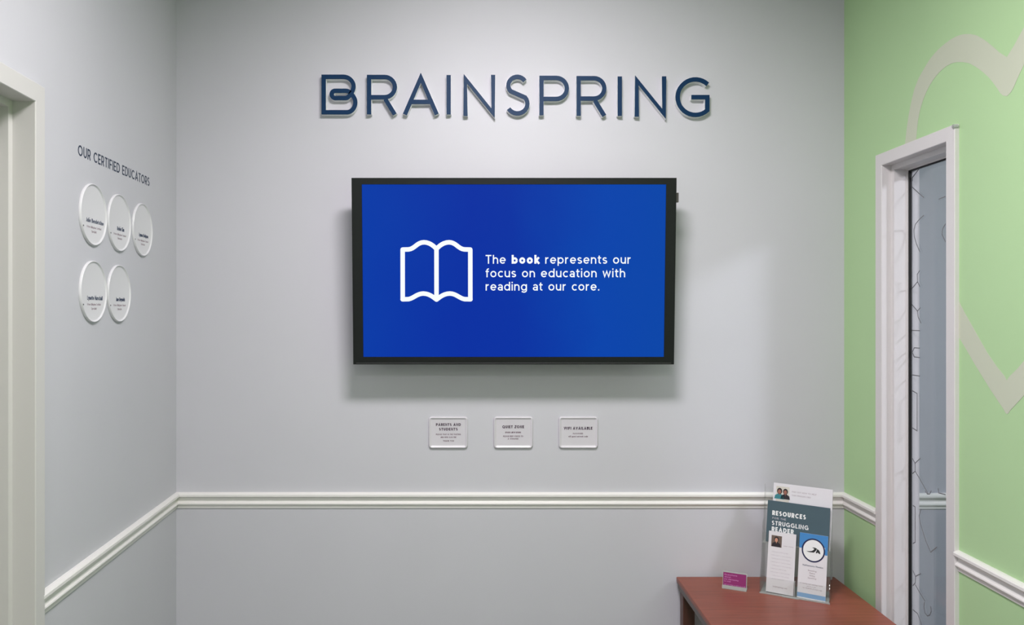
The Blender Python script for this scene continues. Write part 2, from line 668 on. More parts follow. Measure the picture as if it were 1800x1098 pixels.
# right wall, with the tall narrow window
PROT = 0.012
XF = XR - PROT                       # face of the window frame
WF_FAR = XF * F / (1538.5 - CX)
WF_NEAR = XF * F / (1677.5 - CX)
WI_FAR = XF * F / (1549.5 - CX)
WI_NEAR = XF * F / (1662.5 - CX)
W_TOP = EYE + (CY - 272.3) / F * WF_FAR
WI_TOP = W_TOP - (WF_FAR - WI_FAR) - 0.002
W_SILL = 0.10
bm = bmesh.new()
box(bm, XR, XR + .10, WI_FAR + 0.02, D, 0, CEIL)
box(bm, XR, XR + .10, YR, WI_NEAR - 0.02, 0, CEIL)
box(bm, XR, XR + .10, WI_NEAR - 0.02, WI_FAR + 0.02, WI_TOP + 0.02, CEIL)
box(bm, XR, XR + .10, WI_NEAR - 0.02, WI_FAR + 0.02, 0, W_SILL - 0.02)
struct('wall_right', bm, M['green'])

bm = bmesh.new()
box(bm, -2.2, 3.6, YR - TH, YR, 0, CEIL)
struct('wall_rear', bm, M['wall'])
bm = bmesh.new()
box(bm, -2.2, 3.6, YR - TH, D + TH, -0.1, 0)
struct('floor', bm, M['floor'])
bm = bmesh.new()
box(bm, -2.2, 3.6, YR - TH, D + TH, CEIL, CEIL + 0.1)
struct('ceiling', bm, M['ceiling'])
# far side of the room seen through the window
bm = bmesh.new()
box(bm, 3.5, 3.6, YR, D, 0, CEIL)
struct('wall_side_room', bm, M['side_wall'])
bm = bmesh.new()
box(bm, XR + .10, 3.5, D - 0.012, D, 0, CEIL)
struct('wall_side_room_back', bm, M['side_wall'])

# ------------------------------------------------------------------ chair rails, mitred
PROFILE = [(0, .8695), (.006, .8690), (.0125, .8665), (.0155, .8635), (.0158, .8570), (.0145, .8550),
           (.0080, .8535), (.0045, .8510), (.0035, .8450), (.0045, .8390), (.0075, .8355), (.0103, .8335), (.0112, .8305),
           (.0100, .8275), (.0060, .8258), (.0045, .8240), (.0038, .8150), (0, .8145)]


def rail(name, a_fn, b_fn, mtl=None):
    """a_fn / b_fn give the (x, y) of each end for a protrusion p"""
    bm = bmesh.new()
    ra = [bm.verts.new((*a_fn(p), z)) for p, z in PROFILE]
    rb = [bm.verts.new((*b_fn(p), z)) for p, z in PROFILE]
    n = len(PROFILE)
    for i in range(n):
        bm.faces.new((ra[i], ra[(i + 1) % n], rb[(i + 1) % n], rb[i]))
    bm.faces.new(ra[::-1])
    bm.faces.new(rb)
    return struct(name, bm, mtl or M['trim'])


def corner_left(p):
    # left wall moved p into the room, met with Y = D - p
    y = D - p
    base = Vector((XL, D, 0)) + lnor * p
    return (base.x + sl * (y - base.y), y)


def left_end(Y):
    def f(p):
        q = Vector((XLW(Y), Y, 0)) + lnor * p
        return (q.x, q.y)
    return f


rail('trim_1', left_end(LD_OUT_Y + 0.0005), corner_left)
rail('trim_2', corner_left, lambda p: (XR - p, D - p))
rail('trim_3', lambda p: (XR - p, D - p), lambda p: (XR - p, WF_FAR + 0.0008))
rail('trim_4', lambda p: (XR - p, WF_NEAR - 0.0008), lambda p: (XR - p, YR))
rail('trim_5', lambda p: (XR + .10, D - 0.012 - p), lambda p: (3.5, D - 0.012 - p))
rail('trim_6', left_end(YR), left_end(LD_NEAR - 0.0465))

# baseboards
BB = [(0, .10), (.008, .10), (.012, .095), (.013, .0), (0, 0)]
PROFILE_SAVE = PROFILE
PROFILE = BB
rail('baseboard_left', left_end(LD_OUT_Y + 0.0005), corner_left)
rail('baseboard_back', corner_left, lambda p: (XR - p, D - p))
rail('baseboard_right', lambda p: (XR - p, D - p), lambda p: (XR - p, WF_FAR + 0.0008))
PROFILE = PROFILE_SAVE


# ------------------------------------------------------------------ steel door frame and door, left
def L2W(s, d, z):
    """s metres deeper along the left wall from the far inner casing edge, d metres into the room"""
    o = Vector((XLW(LD_IN_Y), LD_IN_Y, 0)) + ldir * s + lnor * d
    return (o.x, o.y, z)


MLW = frame((XLW(LD_IN_Y), LD_IN_Y, 0), ldir, (0, 0, 1))   # x deeper, y up, z into room

# profile of a hollow metal jamb: (t along opening width from inner edge, + = outwards ; z into room)
FACE = 0.042
JAMB = [(FACE, 0.0), (FACE, 0.013), (FACE - .0015, .0145), (.0015, .0145), (0, .013),
        (0, -.034), (-.016, -.0345), (-.016, -.085), (0, -.085), (0, -.13), (FACE, -.13), (FACE, -.12), (.012, -.12), (.012, 0.0)]
door = bpy.data.objects.new('door_1', None)
COL.objects.link(door)
door.matrix_world = MLW
tag(door, kind='structure')
WID = 0.90


def jamb_frame(bm, jamb, wid, top, bottom, sill=False):
    """mitred frame: profile swept round the opening; local x = -wid..0 , y up"""
    n = len(jamb)
    far0 = [(t, bottom, z) for t, z in jamb]
    far1 = [(t, top + t, z) for t, z in jamb]
    near1 = [(-wid - t, top + t, z) for t, z in jamb]
    near0 = [(-wid - t, bottom, z) for t, z in jamb]
    if sill:
        far0 = [(t, bottom - t, z) for t, z in jamb]
        near0 = [(-wid - t, bottom - t, z) for t, z in jamb]
    rings = [[bm.verts.new(p) for p in r] for r in (far0, far1, near1, near0)]
    segs = list(zip(rings[:-1], rings[1:]))
    if sill:
        segs.append((rings[-1], rings[0]))
    for a, b in segs:
        for i in range(n):
            bm.faces.new((a[i], a[(i + 1) % n], b[(i + 1) % n], b[i]))
    if not sill:
        bm.faces.new(rings[0][::-1])
        bm.faces.new(rings[-1])


bm = bmesh.new()
jamb_frame(bm, JAMB, WID, DOOR_TOP_IN, 0.0)
obj('door_frame', bm, M['frame_left'], door)
bm = bmesh.new()
box(bm, -WID + 0.003, -0.003, 0.008, DOOR_TOP_IN - 0.003, -0.130, -0.087, 0.001, 1)
dl = obj('door_leaf', bm, M['door'], door)
bm = bmesh.new()
disc(bm, -WID + 0.07, 0.98, 0.03, -0.087, -0.080, 20)
disc(bm, -WID + 0.07, 0.98, 0.01, -0.080, -0.045, 12)
box(bm, -WID + 0.06, -WID + 0.18, 0.972, 0.988, -0.055, -0.040, 0.003, 2)
obj('door_handle', bm, M['steel'], dl)

# ------------------------------------------------------------------ narrow window (sidelight) in the green wall
# local frame on the right wall: x toward the camera, y up, z into the room.  Local x=0 at the near inner edge
MRW = frame((XR, WI_NEAR, 0), (0, -1, 0), (0, 0, 1))
win = bpy.data.objects.new('window_1', None)
COL.objects.link(win)
win.matrix_world = MRW
tag(win, kind='structure')
WW = WI_FAR - WI_NEAR
FW = WF_FAR - WI_FAR
GX = -0.066                              # glass plane (outwards from wall face)
WJ = [(FW, -0.0), (FW, .0105), (FW - .0015, .012), (.0015, .012), (0, .0105), (0, -.0185), (-.016, -.019), (-.016, -.057),
      (-.0195, -.0575), (-.0195, -.0615), (-.0150, -.0625), (-.0150, -.0745), (-.016, -.0755), (-.016, -.092), (0, -.0925), (0, -.106), (FW, -.106), (FW, -.1002), (.012, -.1002), (.012, 0)]
bm = bmesh.new()
jamb_frame(bm, WJ, WW, WI_TOP, W_SILL, sill=True)
obj('window_frame', bm, M['frame'], win)
# black gasket: thin dark seal just inside the bead
bm = bmesh.new()
GJ = [(-.0152, -.0616), (-.0225, -.0616), (-.0225, -.0700), (-.0152, -.0700)]
jamb_frame(bm, GJ, WW, WI_TOP, W_SILL, sill=True)
obj('gasket', bm, M['gasket'], win)
bm = bmesh.new()
box(bm, -WW + 0.0155, -0.0155, W_SILL + .0155, WI_TOP - .0155, -.0740, -.0702)
glass = obj('window_glass', bm, M['glass'], win)
bm = bmesh.new()
disc(bm, FW - .002, 0, .0055, 0, .012, 14)
disc(bm, FW - .002, 0, .0035, .012, .0135, 14)
obj('corner_clip', bm, M['acrylic_edge'], win, Matrix.Translation((0, W_TOP - .008, .003)))

# grey line pattern on the glass
bm = bmesh.new()
GP = [
    [(1615.6, 296.5), (1603.8, 312), (1603.8, 318)], [(1603, 328.4), (1615.6, 340), (1624, 347)],
    [(1624, 378), (1615.6, 385.8), (1609, 394), (1606.5, 404), (1607.3, 416), (1610.6, 428), (1617, 442.6)],
    [(1616.7, 475), (1612.3, 482), (1612.8, 495), (1603, 507)], [(1612.8, 495), (1617, 503.8)],
    [(1602, 534), (1612.8, 546.4), (1618, 540)], [(1612.8, 546.4), (1613.9, 557), (1619, 568)],
    [(1602, 580.3), (1617, 581)], [(1616.7, 611.6), (1607, 611), (1603.6, 618.6), (1607, 627), (1617, 628.4)],
    [(1603, 658.6), (1617, 660.8)], [(1603, 686), (1612, 691.4), (1612, 757), (1603.6, 751.5)],
    [(1618, 805), (1608.4, 813.8), (1603.6, 805)], [(1608.4, 813.8), (1608.6, 828), (1603.6, 832)],
    [(1608.6, 828), (1616, 840), (1625, 856), (1632, 868)],
    [(1604.6, 888), (1608.6, 890.5), (1608.6, 952.7), (1604.6, 955)],
    [(1618.7, 895), (1615.7, 905.7), (1617, 916), (1621, 930), (1628, 952), (1636, 970), (1647, 961)],
    [(1604.6, 1002), (1609.3, 1012.5), (1618.7, 1007.8)], [(1609.3, 1012.5), (1608.8, 1024), (1604.6, 1029)],
    [(1608.8, 1027), (1616, 1040), (1625.8, 1056)],
    [(1636, 1065), (1637, 1074), (1634, 1081), (1630, 1082), (1626, 1077), (1624, 1066), (1625, 1058)],
    [(1604.6, 1071), (1612.9, 1078), (1618.7, 1093.5), (1621, 1110)],
    [(1662, 393), (1657, 402), (1656, 412), (1662, 425)], [(1662, 345), (1650, 350)],
    [(1626, 862), (1630, 868), (1634, 868), (1637, 862)], [(1649, 858), (1650, 866), (1662, 869)],
]
gx = XR - GX
for pl in GP:
    q = []
    for (px, py) in pl:
        P = right_wall(px, py, XR + 0.0699)
        q.append((-(P.y - WI_NEAR), P.z))
    # x of a point on the glass in the window's own frame
    ribbon(bm, q, 0.0031, -.0702, -.0698)
gl_lines = obj('glass_pattern', bm, M['etched'], win)

# ------------------------------------------------------------------ heart decal on the green wall
FRW = frame((XR, 1.838, 0), (0, -1, 0), (0, 0, 1))   # x = 1.838 - Y


def rw(pts, crop=None):
    out = []
    for (px, py) in pts:
        P = right_wall(px, py)
        out.append((1.838 - P.y, P.z))
    return out


def c1(p):
    return [(1580 + a / 4.223, b / 4.223) for a, b in p]


def c2(p):
    return [(1670 + a / 4.575, 500 + b / 4.575) for a, b in p]


outer_top = rw(c1([(40, 1120), (50, 1040), (60, 950), (75, 850), (92, 760), (115, 665), (150, 575), (185, 515), (230, 440), (285, 375), (335, 330), (390, 290), (440, 264), (480, 254), (530, 252), (580, 262), (640, 297), (700, 345), (750, 390)]))
outer_top.append((0.0, right_wall(1770, 100.5).z))
inner_top = rw(c1([(126, 1120), (132, 1000), (142, 900), (160, 810), (185, 730), (215, 660), (250, 600), (290, 548), (330, 508), (375, 477), (420, 462), (470, 460), (520, 468), (570, 494), (620, 530), (670, 575), (710, 625), (745, 675), (762, 704)]))
tipz = right_wall(1770, 169).z
inner_top += [(-0.006, tipz + 0.001), (0.0, tipz)]
bot_in = rw(c2([(60, 95), (80, 150), (120, 225), (180, 332), (230, 422), (300, 545), (380, 662), (440, 735)]))
bot_in.append((0.0, right_wall(1770, 668.5).z))
bot_out = rw(c2([(60, 395), (80, 435), (140, 535), (200, 640), (265, 745), (330, 850), (390, 940), (435, 1005)]))
bz = right_wall(1770, 727.5).z
bot_out += [(-0.008, bz + 0.004), (0.0, bz)]
XNEAR = 1.838 - WF_NEAR            # local x of the frame's near outer edge
TOPZ = W_TOP + 0.0008


def clip_top(pts):
    # cut a polyline (starting low) where it meets the frame top
    for i in range(len(pts) - 1):
        if pts[i][1] < TOPZ <= pts[i + 1][1]:
            t = (TOPZ - pts[i][1]) / (pts[i + 1][1] - pts[i][1])
            return [(pts[i][0] + t * (pts[i + 1][0] - pts[i][0]), TOPZ)] + pts[i + 1:]
    return pts


def clip_side(pts, x0):
    for i in range(len(pts) - 1):
        if pts[i][0] < x0 <= pts[i + 1][0]:
            t = (x0 - pts[i][0]) / (pts[i + 1][0] - pts[i][0])
            return [(x0, pts[i][1] + t * (pts[i + 1][1] - pts[i][1]))] + pts[i + 1:]
    return pts


decal = bmesh.new()
ot, it = clip_top(outer_top), clip_top(inner_top)


def strip_between(A, Bp, mirror=1):
    # resample both edges to one count and bridge them as quads with thickness
    def res(P, n):
        L = [0]
        for a, b in zip(P[:-1], P[1:]):
            L.append(L[-1] + math.hypot(b[0] - a[0], b[1] - a[1]))
        out = []
        for k in range(n):
            t = L[-1] * k / (n - 1)
            i = 0
            while i < len(L) - 2 and L[i + 1] < t:
                i += 1
            f = (t - L[i]) / max(1e-9, L[i + 1] - L[i])
            out.append((P[i][0] + f * (P[i + 1][0] - P[i][0]), P[i][1] + f * (P[i + 1][1] - P[i][1])))
        return out
    n = 40
    a, b = res(A, n), res(Bp, n)
    prism(decal, [(p[0] * mirror, p[1]) for p in a] + [(p[0] * mirror, p[1]) for p in b[::-1]], 0.0002, 0.0006)


bi, bo = clip_side(bot_in, XNEAR + 0.0005), clip_side(bot_out, XNEAR + 0.0005)
for mir in (1, -1):
    strip_between(ot, it, mir)
    strip_between(bi, bo, mir)
# the right lobe's outer side, out of the frame of the photograph, closes the heart
side_o = [(-outer_top[0][0], outer_top[0][1])]
xo, zo = -ot[0][0], ot[0][1]
xi, zi = -it[0][0], it[0][1]
bo_x, bo_z = -bo[0][0], bo[0][1]
bi_x, bi_z = -bi[0][0], bi[0][1]


def bez(p0, p1, p2, p3, n=20):
    out = []
    for k in range(n + 1):
        t = k / n
        out.append(tuple((1 - t) ** 3 * a + 3 * (1 - t) ** 2 * t * b + 3 * (1 - t) * t * t * c + t ** 3 * d for a, b, c, d in zip(p0, p1, p2, p3)))
    return out


Aq = bez((xo, zo), (xo + .02, zo - .16), (bo_x + .13, bo_z + .22), (bo_x, bo_z))
Bq = bez((xi, zi), (xi + .02, zi - .12), (bi_x + .11, bi_z + .16), (bi_x, bi_z))
prism(decal, Aq + Bq[::-1], 0.0002, 0.0006)
hd = obj('heart_decal', decal, M['vinyl'], mw=FRW)
tag(hd, 'large pale heart outline on the green wall around the narrow window', 'decal')

# ------------------------------------------------------------------ sign letters
LD_ = 0.022                 # depth of a letter
YF = D - LD_
WST = 7.6                   # stroke in photo pixels


def letter_strokes(c, x0, x1, yt, yb):
    """strokes in photo pixels, y down"""
    Wd, H = x1 - x0, yb - yt
    a = WST / 2
    u0, u1, v0, v1 = x0 + a, x1 - a, yt + a, yb - a
    n = 14
    def qa(cx, cy, rx, ry, d0, d1, m=n):
        return [(p[0], p[1]) for p in arc(cx, cy, rx, ry, -d0, -d1, m)]
    if c == 'I':
        xm = (x0 + x1) / 2
        return [([(xm, yt), (xm, yb)], False)]
    if c == 'N':
        return [([(u0, yb), (u0, v0 + 3.0), (u1, v1 - 1.0), (u1, yt)], False)]
    if c == 'A':
        xm = (x0 + x1) / 2
        return [([(u0 - .3, yb), (xm, yt + 5.5), (u1 + .3, yb)], False), ([(x0 + Wd * .2, yt + H * .685), (x1 - Wd * .2, yt + H * .685)], False)]
    if c in 'PR':
        wd = Wd if c == 'P' else min(Wd, 53)
        mid = yt + H * (.585 if c == 'P' else .565)
        ry = (mid - v0) / 2
        rx = ry * 1.02
        xr = x0 + wd - a
        S = [([(u0, yt), (u0, yb)], False), ([(u0 + a * .9, v0), (xr - rx, v0)] + qa(xr - rx, v0 + ry, rx, ry, 90, -90)[1:] + [(u0 + a * .9, mid)], False)]
        if c == 'R':
            S.append(([(x0 + 32.5, mid + a * .9), (x0 + 49, yb)], False))
        return S
    if c == 'S':
        H2 = (v1 - v0)
        r1, r2 = H2 * .235, H2 * .265
        xm = (x0 + x1) / 2 - .5
        rx1, rx2 = Wd / 2 - a - 3.5, Wd / 2 - a
        top = qa(xm, v0 + r1, rx1 + 1.5, r1, 32, 222)
        bot = qa(xm + .3, v1 - r2, rx2, r2, 40, -150)
        return [(top + bot, False)]
    if c == 'G':
        cx, cy = x0 + 35, (yt + yb) / 2
        rx, ry = 35 - a, H / 2 - a
        pts = qa(cx, cy, rx, ry, 46, 312, 26)
        xr = x1 - a
        return [(pts + [(xr, yt + H * .5), (x0 + 28, yt + H * .5)], False)]
    if c == 'B':
        def k(p):
            return [(560 + x / 10.98, 120 + y / 10.98) for x, y in p]
        P = [(97, 500), (97, 162), (480, 162)]
        P += bez((480, 162), (590, 162), (676, 250), (674, 350), 10)[1:]
        P += bez((674, 350), (670, 430), (620, 500), (592, 530), 8)[1:]
        P += bez((592, 530), (570, 555), (550, 572), (520, 572), 5)[1:]
        P += [(315, 572)] + bez((315, 572), (232, 560), (232, 438), (315, 432), 12)[1:] + [(520, 432)]
        P += bez((520, 432), (565, 432), (590, 448), (612, 470), 5)[1:]
        Q = bez((640, 500), (690, 560), (712, 610), (708, 660), 8)
        Q += bez((708, 660), (704, 760), (640, 842), (550, 846), 10)[1:]
        Q += [(97, 846), (97, 500)]
        return [(k(P), False), (k(Q), False)]
    return []


SIGN = [('B', 564.9, 628.2, 131.7, 200.5, 'navy letter B with a looped paperclip middle, leftmost of the big wall letters'),
        ('R', 644.9, 697.9, 131.3, 200.9, 'navy letter R between the looped B and the A, on the upper wall'),
        ('A', 708.2, 771.2, 130.8, 200.9, 'navy letter A, the only A among the big wall letters'),
        ('I', 784.9, 792.5, 131.7, 200.9, 'navy letter I between the A and the first N of the wall sign'),
        ('N', 814.4, 870.6, 131.4, 203.5, 'navy letter N left of the S in the wall sign'),
        ('S', 888.3, 931.2, 131.0, 202.9, 'navy letter S, the only S in the middle of the wall sign'),
        ('P', 948.1, 1000.3, 132.9, 202.4, 'navy letter P right of the S in the wall sign'),
        ('R', 1013.4, 1066.1, 133.4, 203.4, 'navy letter R between the P and the second I of the wall sign'),
        ('I', 1085.8, 1093.4, 134.2, 203.4, 'navy letter I between the second R and the last N of the wall sign'),
        ('N', 1115.7, 1171.2, 134.0, 204.8, 'navy letter N beside the final G of the wall sign'),
        ('G', 1187.5, 1247.3, 135.5, 205.5, 'navy letter G, rightmost of the big wall letters')]
for (c, x0, x1, yt, yb, lab) in SIGN:
    cxp, cyp = (x0 + x1) / 2, (yt + yb) / 2
    o3 = back_wall(cxp, cyp, YF)
    mw = frame((o3.x, D, o3.z), (1, 0, 0), (0, 0, 1))
    t = thing('sign_letter', lab, 'letter', mw, 'navy letters of the wall sign')
    k = YF / F
    bb, bf = bmesh.new(), bmesh.new()
    for j, (pts, closed) in enumerate(letter_strokes(c, x0, x1, yt, yb)):
        q = [((x - cxp) * k, (cyp - y) * k) for x, y in pts]
        ribbon(bb, q, WST * k + 0.0018, 0.0, LD_ - 0.003 - j * 1e-4, closed)
        ribbon(bf, q, WST * k, LD_ - 0.003, LD_ - j * 1e-4, closed)
    obj('letter_body', bb, M['letter_side'], t)
    obj('letter_face', bf, M['navy'], t)

# ------------------------------------------------------------------ flat wall lettering on the left
pA, pB = left_wall(137, 256), left_wall(262.5, 312)
s_len = (pB - pA).to_2d().length
capm = (274.5 - 255.5) / F * left_wall(141).y
base0 = left_wall(137, 272.5)
mw = frame(base0, ldir, (0, 0, 1))
bm = bmesh.new()
base_end = left_wall(262.5, 327.3)
slope = (base_end.z - base0.z) / s_len
text(bm, 'OUR CERTIFIED EDUCATORS', 0, s_len, 0, capm, w=.145, z0=0.0, z1=0.0005, gap=.2, slope=slope)
tag(obj('wall_lettering', bm, M['navy_vinyl'], mw=mw), 'navy wall lettering OUR CERTIFIED EDUCATORS above the round white plaques', 'lettering')


# ------------------------------------------------------------------ dish-rimmed plaques
def plate_loops(outline, h=0.0080, k=1.0):
    """outline(inset) -> 2-D loop"""
    rim = [(0.0006, 0.0), (0.0, 0.0008), (0.0006, h - .0035), (0.0022, h - .0010), (0.0036, h - .0001), (0.0044, h), (0.0054, h - .0006),
           (0.0090, h - .0030), (0.0102, h - .0036), (0.0120, h - .0038)]
    return [[(x, y, z) for x, y in outline(i * k)] for i, z in rim]


def disk_mesh(bm, r):
    loft(bm, plate_loops(lambda i: [((r - i) * math.cos(2 * PI * k / 64), (r - i) * math.sin(2 * PI * k / 64)) for k in range(64)], h=.0068, k=.55))


def slab_mesh(bm, w, h, r):
    loft(bm, plate_loops(lambda i: rrect(w - 2 * i, h - 2 * i, max(r - i, 0.002))))


DISKS = [  # left, right, top, bottom pixels, lines, label
    (138.6, 183.6, 321.5, 433.0, ('Julie Bendetstine', 'Orton-Gillingham Certified', 'Specialist'),
     'round white name plaque, top left of the five, nearest the door frame'),
    (187.6, 226.5, 341.5, 441.5, ('Robin Kim', 'Orton-Gillingham Trained', 'Educator'),
     'round white name plaque, middle of the upper row of three'),
    (231.0, 265.0, 357.5, 450.0, ('Lynnea Hodgson', 'Orton-Gillingham Trained', 'Educator'),
     'round white name plaque, right end of the upper row near the corner'),
    (138.2, 184.0, 457.0, 567.5, ('Lynette Marschall', 'Orton-Gillingham Certified', 'Specialist'),
     'round white name plaque, left one of the lower pair'),
    (187.4, 225.8, 465.0, 566.0, ('Jane Reynolds', 'Orton-Gillingham Trained', 'Educator'),
     'round white name plaque, right one of the lower pair'),
]
R0 = 0.0805
TXW = [(.106, .088, .030), (.050, .088, .032), (.076, .088, .032), (.092, .082, .032), (.064, .086, .030)]
for (x0, x1, yt, yb, lines, lab), (w1, w2, w3) in zip(DISKS, TXW):
    # centre along the wall from both edges
    s0, s1 = left_wall(x0), left_wall(x1)
    c = (s0 + s1) / 2
    zc = EYE + (CY - (yt + yb) / 2) / F * c.y
    mw = frame((c.x, c.y, zc), ldir, (0, 0, 1))
    t = thing('name_plaque', lab, 'plaque', mw, 'round name plaques on the left wall')
    bm = bmesh.new()
    disk_mesh(bm, R0)
    obj('plate', bm, M['disk_plate'], t, smooth=True)
    zt = 0.0068 - .0038
    bm = bmesh.new()
    text(bm, lines[0], .010 - w1 / 2, .010 + w1 / 2, -.022, .0108, w=.19, z0=zt, z1=zt + .0003, gap=.16)
    tx = obj('printed_name', bm, M['ink_navy'], t)
    bm = bmesh.new()
    text(bm, lines[1], .004 - w2 / 2, .004 + w2 / 2, -.036, .0056, w=.14, z0=zt, z1=zt + .0003, n=4)
    text(bm, lines[2], .004 - w3 / 2, .004 + w3 / 2, -.047, .0060, w=.14, z0=zt, z1=zt + .0003, n=4)
    obj('printed_text', bm, M['ink_light'], t)
    bm = bmesh.new()
    disc(bm, -.0585, -.034, .0022, zt, zt + .0006, 10)
    obj('screw', bm, M['steel'], t)

PLQ = [(753.4, 822.6, 'PARENTS AND', 'STUDENTS', 'rounded white wall plaque reading PARENTS AND STUDENTS, left under the television'),
       (867.3, 937.0, 'QUIET ZONE', None, 'rounded white wall plaque reading QUIET ZONE, middle one under the television'),
       (981.6, 1051.2, 'WIFI AVAILABLE', None, 'rounded white wall plaque reading WIFI AVAILABLE, right under the television')]
for i, (x0, x1, l1, l2, lab) in enumerate(PLQ):
    H = 0.0080
    yt, yb = 731.5, 787.6
    c = back_wall((x0 + x1) / 2, (yt + yb) / 2)
    px = D / F
    t = thing('notice_plaque', lab, 'plaque', frame((c.x, D, c.z), (1, 0, 0), (0, 0, 1)), 'rounded plaques under the television')
    bm = bmesh.new()
    slab_mesh(bm, (x1 - x0) * px, (yb - yt) * px, 0.012)
    obj('plate', bm, M['plate'], t, smooth=True)
    zt = H - .0038

    def PX(x):
        return (x - (x0 + x1) / 2) * px

    def PY(y):
        return ((yt + yb) / 2 - y) * px
    bm = bmesh.new()
    b2 = bmesh.new()
    kw = dict(z0=zt, z1=zt + .0003)
    if i == 0:
        text(bm, 'PARENTS AND', PX(766.5), PX(810), PY(748), 4.8 * px, w=.24, gap=.2, **kw)
        text(bm, 'STUDENTS', PX(772), PX(804.5), PY(756), 4.8 * px, w=.24, gap=.2, **kw)
        text(b2, 'PLEASE WAIT IN THE WAITING', PX(766.5), PX(810), PY(764), 2.5 * px, w=.2, gap=.18, n=4, **kw)
        text(b2, 'AREA UNTIL CLASS TIME', PX(774.5), PX(802), PY(769), 2.5 * px, w=.2, gap=.18, n=4, **kw)
        text(b2, 'THANK YOU', PX(779), PX(798), PY(775.5), 2.7 * px, w=.2, gap=.18, n=4, **kw)
    elif i == 1:
        text(bm, 'QUIET ZONE', PX(883), PX(921), PY(752), 5.0 * px, w=.24, gap=.22, **kw)
        text(b2, 'LESSONS ARE IN SESSION', PX(888), PX(915.5), PY(760.6), 2.6 * px, w=.22, gap=.18, n=4, **kw)
        text(b2, 'PLEASE KEEP VOICES TO', PX(884.5), PX(919.5), PY(767.3), 2.5 * px, w=.2, gap=.18, n=4, **kw)
        text(b2, 'A WHISPER', PX(892.5), PX(911), PY(771.8), 2.5 * px, w=.2, gap=.18, n=4, **kw)
    else:
        text(bm, 'WIFI AVAILABLE', PX(991), PX(1041), PY(754.5), 5.0 * px, w=.24, gap=.2, **kw)
        text(b2, 'PASSWORD', PX(1007), PX(1024.5), PY(762.6), 2.5 * px, w=.2, gap=.18, n=4, **kw)
        text(b2, 'wifi guest network code', PX(999), PX(1033), PY(767.8), 2.8 * px, w=.17, gap=.16, n=4, **kw)
    obj('printed_heading', bm, M['ink'], t)
    obj('printed_text', b2, M['ink_soft'], t)

# ------------------------------------------------------------------ television
TVW, TVH = 1.0667, 0.6150
BY, TY = 2.553, 2.5175
sn = (BY - TY) / TVH
cs = math.sqrt(1 - sn * sn)
TVX = (903.2 - CX) / F * 2.54
TVZ = EYE + (CY - 640.3) / F * BY
mtv = frame((TVX, BY, TVZ), (1, 0, 0), (0, -sn, cs))
tv = thing('television', 'large black television on the grey wall showing a blue screen with a book', 'television', mtv)


def tx_(px, y=480):
    k = (568.5) / TVW
    kk = (572.0 - (y - 312) / 328 * 7.5) / TVW
    return (px - 903.2) / kk


def ty_(py):
    return (640.3 - py) / 328.3 * TVH


SX0, SX1 = tx_(637.0), tx_(1169.2)
SY0, SY1 = ty_(627.0), ty_(323.3)
bm = bmesh.new()
# bezel: four mitred bars round the panel
o = [(-TVW / 2, 0), (TVW / 2, 0), (TVW / 2, TVH), (-TVW / 2, TVH)]
inn = [(SX0, SY0), (SX1, SY0), (SX1, SY1), (SX0, SY1)]
rings = []
for (pts, z) in ((o, -.028), (o, -.0015), ([(x + (.0015 if x < 0 else -.0015), y + (.0015 if y < .3 else -.0015)) for x, y in o], 0.0), (inn, 0.0), (inn, -.004), ([(x, y) for x, y in inn], -.028)):
    rings.append([bm.verts.new((x, y, z)) for x, y in pts])
for a, b in zip(rings, rings[1:] + rings[:1]):
    for i in range(4):
        bm.faces.new((a[i], a[(i + 1) % 4], b[(i + 1) % 4], b[i]))
obj('bezel', bm, M['black'], tv)
bm = bmesh.new()
# glossy lower lip
box(bm, -TVW / 2 + .01, TVW / 2 - .01, .0035, .0055, -.0005, .0014, .0006, 1)
obj('lower_lip', bm, M['steel'], tv)
bm = bmesh.new()
box(bm, SX0 + .0002, SX1 - .0002, SY0 + .0002, SY1 - .0002, -.012, -.0035)
scr = obj('screen', bm, M['screen'], tv)
bm = bmesh.new()
box(bm, -TVW / 2 + .004, TVW / 2 - .004, .004, TVH - .004, -.040, -.0285, .003, 2)
box(bm, -TVW / 2 + .10, TVW / 2 - .10, .05, TVH - .10, -.062, -.040, .006, 2)
obj('housing', bm, M['black_side'], tv)
bm = bmesh.new()
box(bm, TVW / 2 - .004, TVW / 2 + .0085, ty_(354.5), ty_(337.5), -.022, -.004, .0015, 2)
obj('sensor_tab', bm, M['sensor'], tv)
# wall bracket behind
bm = bmesh.new()
box(bm, -.20, .20, .22, .40, -.066, -.0625)
for sx in (-.16, .16):
    box(bm, sx - .015, sx + .015, .15, .47, -.072, -.0625, .002, 1)
obj('mount_rail', bm, M['steel'], tv)
bk = thing('wall_bracket', 'dark steel bracket on the wall hidden behind the television', 'bracket', frame((TVX, D, TVZ + .31), (1, 0, 0), (0, 0, 1)))
bm = bmesh.new()
box(bm, -.24, .24, -.09, .09, 0, .004, .001, 1)
obj('wall_plate', bm, M['steel'], bk)
for sx in (-.16, .16):
    bm = bmesh.new()
    box(bm, sx - .012, sx + .012, -.05, .05, .004, .047)
    obj('arm', bm, M['steel'], bk)

z = -.0035
bm = bmesh.new()


def scr_poly(pts, w, closed=False):
    q = [(tx_(x, y), ty_(y)) for x, y in pts]
    ribbon(bm, q, w * TVH / 328.3, z, z + .0003, closed)
    for k in range(len(q)):
        if closed or 0 < k < len(q) - 1 or True:
            disc(bm, q[k][0], q[k][1], w * TVH / 328.3 / 2, z, z + .00032, 12)


def s3(p):
    return [(680 + a / 3.913, 400 + b / 3.913) for a, b in p]


